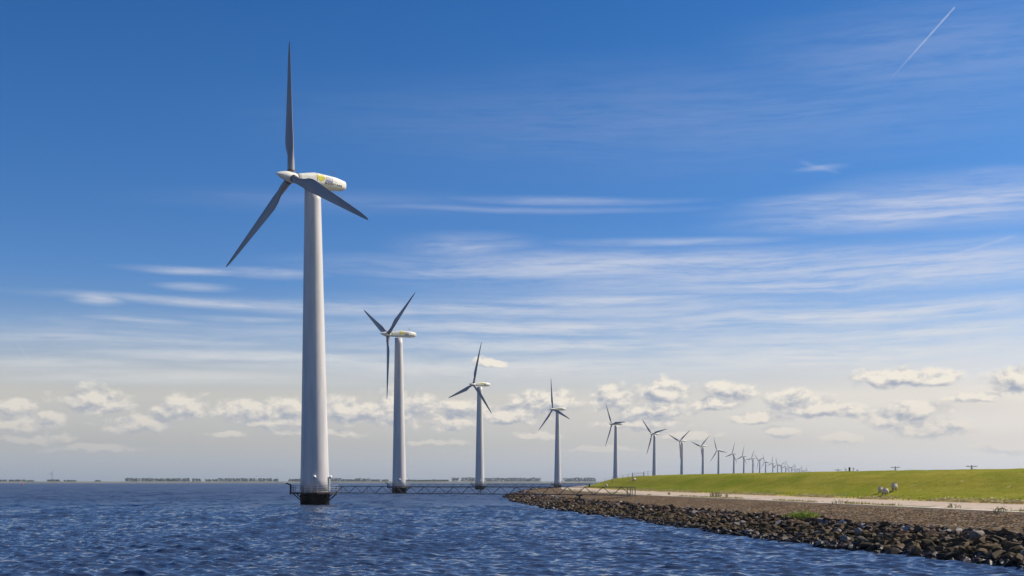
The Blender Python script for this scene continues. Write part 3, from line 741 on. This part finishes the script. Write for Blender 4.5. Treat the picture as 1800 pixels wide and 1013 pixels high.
# ------------------------------------------------------------------ surface height lookup
def ground_z(x, y):
    A_, B_, C_, D_, E_ = (float(f(y)) for f in (cA, cB, cC, cD, cE))
    if x < B_: return ZB * (x - A_) / (B_ - A_)
    if x < C_: return ZB + (ZC - ZB) * (x - B_) / (C_ - B_)
    if x < D_: return ZC + (ZD - ZC) * (x - C_) / (D_ - C_)
    if x < E_:
        s_ = (x - D_) / (E_ - D_); return ZD + (float(zE(y)) - ZD) * (s_ - .06 * math.sin(s_ * 2 * math.pi))
    return float(zE(y))
def on_ground(u, v):      # point of the shore surface seen at a pixel
    d = ray(u, v); best = None
    for k in range(2500):
        y = 42 + k * .15 * (1 + k / 1500.); p = Vector((0, 0, EYE)) + d * (y / d.y)
        if p.x > float(cA(y)) and p.z <= ground_z(p.x, y): return Vector((p.x, y, ground_z(p.x, y)))
    return p

# ------------------------------------------------------------------ sheep
def sheep_mesh(seed, head_down=True):
    r = random.Random(seed); me = bpy.data.meshes.new('sheep')
    pts = [((0, 0, .62), .27), ((-.22, 0, .63), .27), ((-.45, 0, .60), .22), ((.25, 0, .63), .26), ((.45, 0, .64), .20), ((.62, 0, .58 if head_down else .82), .12),
           ((.76, 0, .32 if head_down else .98), .095), ((.86, 0, .16 if head_down else .93), .06), ((-.58, 0, .55), .07), ((-.62, 0, .38), .04)]
    e = [(0, 1), (1, 2), (0, 3), (3, 4), (4, 5), (5, 6), (6, 7), (2, 8), (8, 9)]
    for k, (x, a) in enumerate(((-.40, 2), (.36, 3))):
        for sy in (-.14, .14):
            i = len(pts); back = -.05 if x < 0 else .02
            pts += [((x, sy, .40), .11), ((x + back, sy, .22), .055), ((x, sy, .02), .045)]
            e += [(a, i), (i, i + 1), (i + 1, i + 2)]
    for sy in (-.12, .12):
        i = len(pts); pts.append(((.68, sy, .42 if head_down else 1.0), .035)); e.append((6, i))
    me.from_pydata([p for p, q in pts], e, []); o = link('sheep', me)
    o.modifiers.new('s', 'SKIN'); 
    for v, (p, q) in zip(me.skin_vertices[0].data, pts): v.radius = (q, q)
    me.skin_vertices[0].data[0].use_root = True
    sb = o.modifiers.new('d', 'SUBSURF'); sb.levels = 2; sb.render_levels = 2
    dg = bpy.context.evaluated_depsgraph_get(); m2 = bpy.data.meshes.new_from_object(o.evaluated_get(dg)); bpy.data.objects.remove(o)
    for v in m2.vertices:
        if v.co.z > .36 and v.co.x < .5:
            n = v.normal; d = .035 * math.sin(v.co.x * 31 + seed) * math.sin(v.co.y * 37) + .02; v.co = v.co + n * d
    m2.materials.clear(); m2.materials.append(M['wool']); m2.materials.append(M['skin'])
    m2.polygons.foreach_set('material_index', [1 if (p.center.z < .30 or p.center.x > .66) else 0 for p in m2.polygons])
    m2.polygons.foreach_set('use_smooth', [True] * len(m2.polygons))
    return m2
sA, sB = sheep_mesh(1), sheep_mesh(5)
for (u, v, mesh, rz, sc, lb) in ((1547.5, 867.5, sA, 1.40, .66, 'left sheep of the three grazing low on the grass dike'),
                            (1556, 871, sB, 1.70, .70, 'middle sheep of the three, front one with a long shadow, grazing near the road'),
                            (1572, 863.5, sA, 1.38, .82, 'right sheep of the three, standing highest and a little apart on the grass'),
                            (1114.5, 846, sB, .7, .75, 'pale sheep on the far grass slope just below the gate'),
                            (1065.5, 856.5, sA, 1.9, .75, 'small white sheep at the foot of the far dike above the footbridge')):
    p = on_ground(u, v); o = bpy.data.objects.new('sheep', mesh); C.objects.link(o); o.location = p - Vector((0, 0, .03)); o.rotation_euler = (0, 0, rz); o.scale = (sc,) * 3
    tag(o, lb, 'sheep', 'sheep grazing on the dike')

# ------------------------------------------------------------------ fence + gate on the crest
def crest(u, Y): return Vector((float(at(u, 840, Y).x), Y, 0))
def post_line(pts, label, h=1.0, rails=(.45, .9), name='wire_fence'):
    t = empty(name, pts[0]); tag(t, label, 'fence', 'wire fences on the far dike')
    for a in pts: MB().tube(a - pts[0] + Vector((0, 0, -.2)), a - pts[0] + Vector((0, 0, h)), .038, n=6).build('post', M['wood'], t)
    q = MB()
    for a, c_ in zip(pts[:-1], pts[1:]):
        for z in rails: q.tube(a - pts[0] + Vector((0, 0, z)), c_ - pts[0] + Vector((0, 0, z)), .012, n=5)
    q.build('wire', M['wood'], t)
def gp(u, Y):
    x = float(at(u, 840, Y).x); return Vector((x, Y, ground_z(x, Y)))
gl, gr = gp(1112, 255), gp(1131, 243)
t = empty('gate', gl, math.atan2(gr.y - gl.y, gr.x - gl.x)); tag(t, 'grey metal field gate on the crest at the far end of the dike', 'gate')
Lg = (gr - gl).length
for x in (0, Lg): MB().tube((x, 0, -.25), (x, 0, 1.12), .05, n=8).build('post', M['truss'], t)
q = MB()
for z in (.2, .5, .8, 1.02): q.tube((.08, 0, z), (Lg - .08, 0, z), .024, n=6)
q.tube((.1, 0, .2), (.1, 0, 1.02), .024, n=6); q.tube((Lg - .1, 0, .2), (Lg - .1, 0, 1.02), .024, n=6); q.build('gate_frame', M['truss'], t)
post_line([gp(1111, 255), gp(1104, 262), gp(1095, 270), gp(1086, 282), gp(1076, 292), gp(1063, 303)], 'low wire fence running down the dike left of the gate')
post_line([gp(1132.5, 243), gp(1139, 238), gp(1147, 233)], 'short wire fence right of the gate, ending by the sixth turbine')
p = on_ground(1036, 857); q = MB(); q.tube((0, 0, -.2), (0, 0, .95), .22, .16, 8); tag(q.build('bollard', M['black']), 'short dark post at the left foot of the far dike', 'post').location = p
p = on_ground(1076, 848.5); q = MB(); q.tube((0, 0, -.2), (0, 0, .8), .09, .08, 8); tag(q.build('marker_post', M['wood']), 'thin brown post on the far slope below the fifth turbine', 'post').location = p
def crest_point(u):
    best = None
    for k in range(400):
        y = 60 + k; x = float(cE(y)); p = at(u, 840, y)
        if p.x > x and best is None: best = y
    y = best or 130; return Vector((float(cE(y)) + .3, y, float(zE(y))))
p = crest_point(1492.5); q = MB(); q.tube((0, 0, -.2), (0, 0, .38), .10, .10, 8); q.lathe([(.11, .36), (.11, .42), (.02, .46)], 8); tag(q.build('marker_post', M['black']), 'short black post on the dike crest between tall weeds', 'post').location = p

# ------------------------------------------------------------------ weeds, straw, grass tufts
def tuft_mesh(n, hgt, spread, seed, wd=.02, lean=.5, leaves=False):
    r = random.Random(seed); mb = MB()
    for k in range(n):
        a = r.uniform(0, 6.283); d = spread * math.sqrt(r.random()); x, y = d * math.cos(a), d * math.sin(a)
        h = hgt * r.uniform(.5, 1.0) * (1 - .5 * (d / (spread + 1e-6)) ** 2); b_ = r.uniform(0, 6.283); lx, ly = lean * h * r.uniform(0, 1) * math.cos(b_), lean * h * r.uniform(0, 1) * math.sin(b_)
        c_ = r.uniform(0, 3.14); wx, wy = wd * math.cos(c_), wd * math.sin(c_)
        mb.add([(x - wx, y - wy, -.05), (x + wx, y + wy, -.05), (x + lx * .4 + wx * .7, y + ly * .4 + wy * .7, h * .6), (x + lx * .4 - wx * .7, y + ly * .4 - wy * .7, h * .6), (x + lx, y + ly, h)], [(0, 1, 2, 3), (3, 2, 4)])
        if leaves:
            for q in range(4):
                t_ = r.uniform(.3, 1.); s = r.uniform(.03, .07); px, py, pz_ = x + lx * t_, y + ly * t_, h * t_; aa = r.uniform(0, 6.28)
                mb.add([(px, py, pz_), (px + s * math.cos(aa), py + s * math.sin(aa), pz_ + s * .5), (px + 2.2 * s * math.cos(aa + .2), py + 2.2 * s * math.sin(aa + .2), pz_ + s * .2), (px + s * math.cos(aa + .6), py + s * math.sin(aa + .6), pz_)], [(0, 1, 2, 3)])
    return mb
for (u, v, n, h, s, m_, lb) in (
        (1416, 912, 300, .62, .95, 'leaf', 'bright green weed bush growing at the top of the rocks, right one of two'),
        (1389, 912, 150, .42, .5, 'leaf', 'smaller bright green weed patch at the top of the rocks, left one of two'),
        (1311, 906, 60, .22, .4, 'leaf', 'low green weeds at the top edge of the rock bank, left of the bright bushes'),
        (1495, 926, 60, .2, .4, 'leaf', 'low olive weeds above the rocks, right of the bright bushes'),
        (1258, 874, 60, .85, .6, 'dryweed', 'tall dark weeds standing on the lower edge of the concrete road'),
        (1277, 875, 12, .75, .12, 'dryweed', 'single thin dark weed beside the taller weeds on the road edge'),
        (1176, 870, 20, .45, .12, 'dryweed', 'small lone weed on the far road edge, near the footbridge end'),
        (1478, 886, 26, .42, .7, 'dryweed', 'weed tuft on the road edge below the three sheep'),
        (1762, 900, 22, .42, .5, 'dryweed', 'weed tuft on the road edge near the right side of the photo'),
        (1676, 894, 16, .40, .5, 'dryweed', 'weed tuft with fine stems on the road edge left of the rightmost one')):
    p = on_ground(u, v); o = tuft_mesh(n, h, s, int(u), .018, .45, True).build('weed', M[m_]); o.location = p; tag(o, lb, 'weed', 'weeds along the bank')
for u, h, lb in ((1485, .62, 'leftmost'), (1489.5, .60, 'second'), (1496.5, .66, 'third'), (1505, .3, 'rightmost and lowest')):
    p = crest_point(u); o = tuft_mesh(7, h, .09, int(u), .010, .22, True).build('weed', M['dryweed']); o.location = p; tag(o, lb + ' tall thin weed stalk on the dike crest by the black post', 'weed', 'weed stalks on the crest')
# straw wrack at the toe and tufts over the slopes (masses)
r = random.Random(5); mb = MB(); gb = MB()
for k in range(7000):
    y = 58 + 170 * r.random() ** 1.6
    if vnoise(y / 6., 3.3, 77) < .45 and r.random() < .9: continue
    x = float(cD(y)) + abs(r.gauss(.3, .7)); 
    if x < float(cD(y)) + .05: continue
    z = ground_z(x, y) + .05; a = r.uniform(0, 3.14); l = r.uniform(.15, .5); wd = .05
    ex, ey = l * math.cos(a), l * math.sin(a); h = r.uniform(.02, .08)
    mb.add([(x, y, z + .02), (x + wd, y - wd, z + .04), (x + ex + wd, y + ey - wd, z + h), (x + ex, y + ey, z + h)], [(0, 1, 2, 3)])
tag(mb.build('straw', M['strawm']), 'pale dry reed straw washed up along the foot of the grass slope', 'straw', kind='stuff')
def blades(mb, x, y, z, h, n, r, wd=.014):
    for q in range(n):
        a = r.uniform(0, 6.28); dx_, dy_ = r.uniform(-.07, .07), r.uniform(-.07, .07); lx, ly = r.uniform(-.4, .4) * h, r.uniform(-.4, .4) * h; c_, s_ = math.cos(a) * wd, math.sin(a) * wd
        hh = h * r.uniform(.6, 1.2); mb.add([(x + dx_ - c_, y + dy_ - s_, z - .03), (x + dx_ + c_, y + dy_ + s_, z - .03), (x + dx_ + lx, y + dy_ + ly, z + hh)], [(0, 1, 2)])
for k in range(2500):
    y = 60 + 260 * r.random() ** 1.7; D_, E_ = float(cD(y)), float(cE(y)); x = D_ + .2 + 2.2 * r.random() ** 2; 
    blades(gb, x, y, ground_z(x, y), r.uniform(.04, .09), 3, r, .03)
for k in range(2600):        # along the kerb
    y = 52 + 200 * r.random() ** 1.5
    if vnoise(y / 5., 1.3, 41) < .5: continue
    x = float(cC(y)) + .3 + abs(r.gauss(0, .3)); blades(gb, x, y, ground_z(x, y), r.uniform(.08, .24), 4, r, .02)
m, g, b = mat('grass blades', (.22, .25, .02), .8, .2)
g.put(b.inputs['Base Color'], g.mix(g.mr(g.noise(pos(g), .6, 4, .7), .35, .65), (.29, .28, .012), (.42, .36, .04)))
tag(gb.build('grass', m), 'short yellow green grass tufts over the dike slope', 'grass', kind='stuff')

# ------------------------------------------------------------------ far shore
T_ = np.linspace(-4200, 1350, 300)[:, None]; t_ = np.linspace(0, 1, 7)[None, :]
yy = 4750 + 160 * fbm(T_ / 900, T_ * 0, 3, 2)
prof = np.interp(t_, [0, .1, .2, .4, 1], [-1, .6, 6.6, 7.0, 6.0])
tag(grid_mesh('far_shore', T_ + 0 * t_, yy + t_ * np.array([1500.]) * (t_ > .4) + t_ * 90, prof + 0 * T_ + .6 * fbm(T_ / 120, t_ * 3 + T_ * 0, 2, 5) * (t_ > .15), M['farland']), kind='structure')
def tree_belt(u0, u1, h, Y, label, seed):
    r = random.Random(seed); h = h * 1.08; x0, x1 = at(u0, 846, Y).x, at(u1, 846, Y).x; mb = MB(); n = max(3, int((x1 - x0) / 6))
    x = x0
    while x < x1:
        hh = h * (.86 + .22 * vnoise(x / 22., 2.2, seed)) * r.uniform(.94, 1.04); y = Y + r.uniform(-12, 12); rx = r.uniform(5, 8)
        for q in range(24):      # leaf clumps through the crown
            a = r.uniform(0, 6.28); zz = r.uniform(.02, 1.0) * hh; k = rx * (1 - .5 * zz / hh) * r.uniform(.2, 1); c_ = Vector((x + k * math.cos(a), y + k * math.sin(a), 6.6 + zz)); s = r.uniform(1.8, 3.4)
            vs = [c_ + Vector((r.uniform(-1, 1), r.uniform(-1, 1), r.uniform(-.8, .8))) * s for _ in range(5)]
            mb.add(vs, [(0, 1, 2), (0, 2, 3), (1, 3, 4), (2, 4, 0), (1, 2, 4), (0, 3, 1)])
        x += r.uniform(3.2, 5.5)
    o = mb.build('far_wood', M['wood_far']); tag(o, label, 'wood', kind='stuff')
YB = 4900
for i, (a, b_, h, l) in enumerate(((0, 12, 7, 'low dark wood at the left edge of the far shore'), (16, 45, 7, 'low strip of far wood near the left edge'), (47, 58, 5, 'tiny far wood left of the distant thin turbine'), (84, 105, 8, 'low far wood around the distant thin turbine'),
        (115, 132, 6, 'small low wood right of the distant thin turbine'), (168, 176, 5, 'single small far copse'), (222, 243, 13, 'leftmost dense block of the tall far wood'), (246, 333, 13, 'long dense far wood left of the white turbine'),
        (338, 352, 12, 'short far wood between two long ones'), (363, 370, 9, 'tiny gap copse on the far shore'), (374, 382, 10, 'second tiny gap copse on the far shore'), (384, 448, 14, 'long dense far wood ending at the distant white turbine'), (452, 478, 13, 'far wood right of the distant white turbine'), (480, 488, 10, 'small copse left of the nearest turbine tower'),
        (509, 533, 11, 'far wood just left of the nearest turbine tower'), (580, 600, 14, 'far wood just right of the nearest turbine tower'), (602, 622, 8, 'low far wood sloping down right of the nearest turbine'), (624, 652, 12, 'far wood left of the second turbine'), (653, 668, 8, 'low trees ending near the second turbine'), (672, 682, 9, 'small far copse left of the second turbine tower'),
        (795, 805, 16, 'rounded far copse left of the third turbine'), (812, 838, 15, 'far wood touching the third turbine tower'), (850, 950, 15, 'long flat topped far wood between third and fourth turbines'), (991, 1046, 15, 'far wood right of the fourth turbine, left of the dike'),
        (715, 790, 7, 'low far hedge between second and third turbines'))):
    tree_belt(a, b_, h, YB + (i % 3) * 60, l, i)
for u, top, m_, lb, ph, Y in ((91.5, 833, M['pylon'], 'thin grey distant wind turbine on the far shore at the left', .3, 5100), (452, 838.5, M['white'], 'tiny white distant wind turbine in front of the far wood', 1.2, 4700)):
    hz = at(u, top, Y).z; x = at(u, 840, Y).x; t = empty('wind_turbine', (x, Y, 5.5)); h = hz - 5.5
    tag(t, lb, 'wind turbine')
    MB().tube((0, 0, 0), (0, 0, h), 1.7, 1.0, 12).build('tower', m_, t, True); MB().box((-1.5, -2, h), (1.5, 5, h + 2.6)).build('nacelle', m_, t)
    for k in range(3):
        a = ph + k * 2.094; MB().tube((0, -2.3, h + 1.3), (h * .5 * math.sin(a), -2.3, h + 1.3 + h * .5 * math.cos(a)), .9, .2, 8).build('blade', m_, t)
p = at(40, 849, 900); t = empty('buoy', (p.x, 2300 * 0 + 900, 0)); t.location = (at(40, 849, 1500).x, 1500, 0); tag(t, 'tiny red channel buoy on the water at far left', 'buoy')
MB().lathe([(.9, -.4), (1.1, .2), (1.0, .7), (.5, .9), (.35, 2.4), (.1, 2.6)], 14).build('float', M['red'], t, True)
MB().lathe([(.02, 2.6), (.45, 2.7), (.45, 3.1), (.02, 3.3)], 12).build('topmark', M['red'], t, True)
# pylons beyond the dike
for u, vt, arm, Y, lb in ((1708, 819.5, 20, 1450, 'distant power pylon with wide crossarm behind the dike, right one'), (1574, 821.5, 16, 1750, 'distant power pylon with wide crossarm behind the dike, middle one'), (1473, 826, 12, 2300, 'faintest distant power pylon behind the dike, left one')):
    top = at(u, vt - 1.5, Y); x = top.x; H_ = top.z; t = empty('power_pylon', (x, Y, .9)); tag(t, lb, 'pylon', 'power pylons beyond the dike')
    px = Y / FPX; q = MB(); h = H_ - .9
    for sx, sy in ((1, 1), (1, -1), (-1, 1), (-1, -1)): q.tube((sx * 2.2, sy * 2.2, 0), (sx * .35, sy * .35, h), .22, n=5)
    nseg = 7
    for k in range(nseg):
        f0, f1 = k / nseg, (k + 1) / nseg; a0, a1 = 2.2 - 1.85 * f0, 2.2 - 1.85 * f1
        for sy in (-1, 1):
            q.tube((-a0, sy * a0, h * f0), (a1, sy * a1, h * f1), .12, n=4); q.tube((a0, sy * a0, h * f0), (-a1, sy * a1, h * f1), .12, n=4)
            q.tube((sy * a0, -a0, h * f0), (sy * a1, a1, h * f1), .12, n=4)
    q.build('mast', M['pylon'], t)
    hw = arm * px / 2; zt = h - 1.5 * px
    q = MB(); q.tube((-hw, 0, zt), (hw, 0, zt), .28, n=5); q.tube((-hw, 0, zt), (0, 0, zt - 1.6), .2, n=5); q.tube((hw, 0, zt), (0, 0, zt - 1.6), .2, n=5)
    q.build('crossarm', M['pylon'], t)
    for k in (-1, -.75, -.5, .5, .75, 1): MB().tube((k * hw * .97, 0, zt), (k * hw * .97, 0, zt - 1.4), .2, n=5).build('insulator', M['pylon'], t)

# ------------------------------------------------------------------ haze
HAZE = 5.4e-5
hb = MB(); hb.box((-5600, -800, -5.5), (5600, 7800, 130)); ho = hb.build('haze'); tag(ho, 'pale blue grey summer haze over the lake', 'haze', kind='stuff')
hm = bpy.data.materials.new('haze'); hm.use_nodes = True; hn = hm.node_tree; hn.nodes.clear()
out = hn.nodes.new('ShaderNodeOutputMaterial'); pv = hn.nodes.new('ShaderNodeVolumePrincipled')
pv.inputs['Color'].default_value = (.75, .84, .95, 1); pv.inputs['Density'].default_value = HAZE; pv.inputs['Anisotropy'].default_value = .2
hn.links.new(pv.outputs[0], out.inputs['Volume']); ho.data.materials.append(hm)
S.cycles.max_bounces = 6; S.cycles.diffuse_bounces = 3; S.cycles.glossy_bounces = 3; S.cycles.volume_bounces = 0
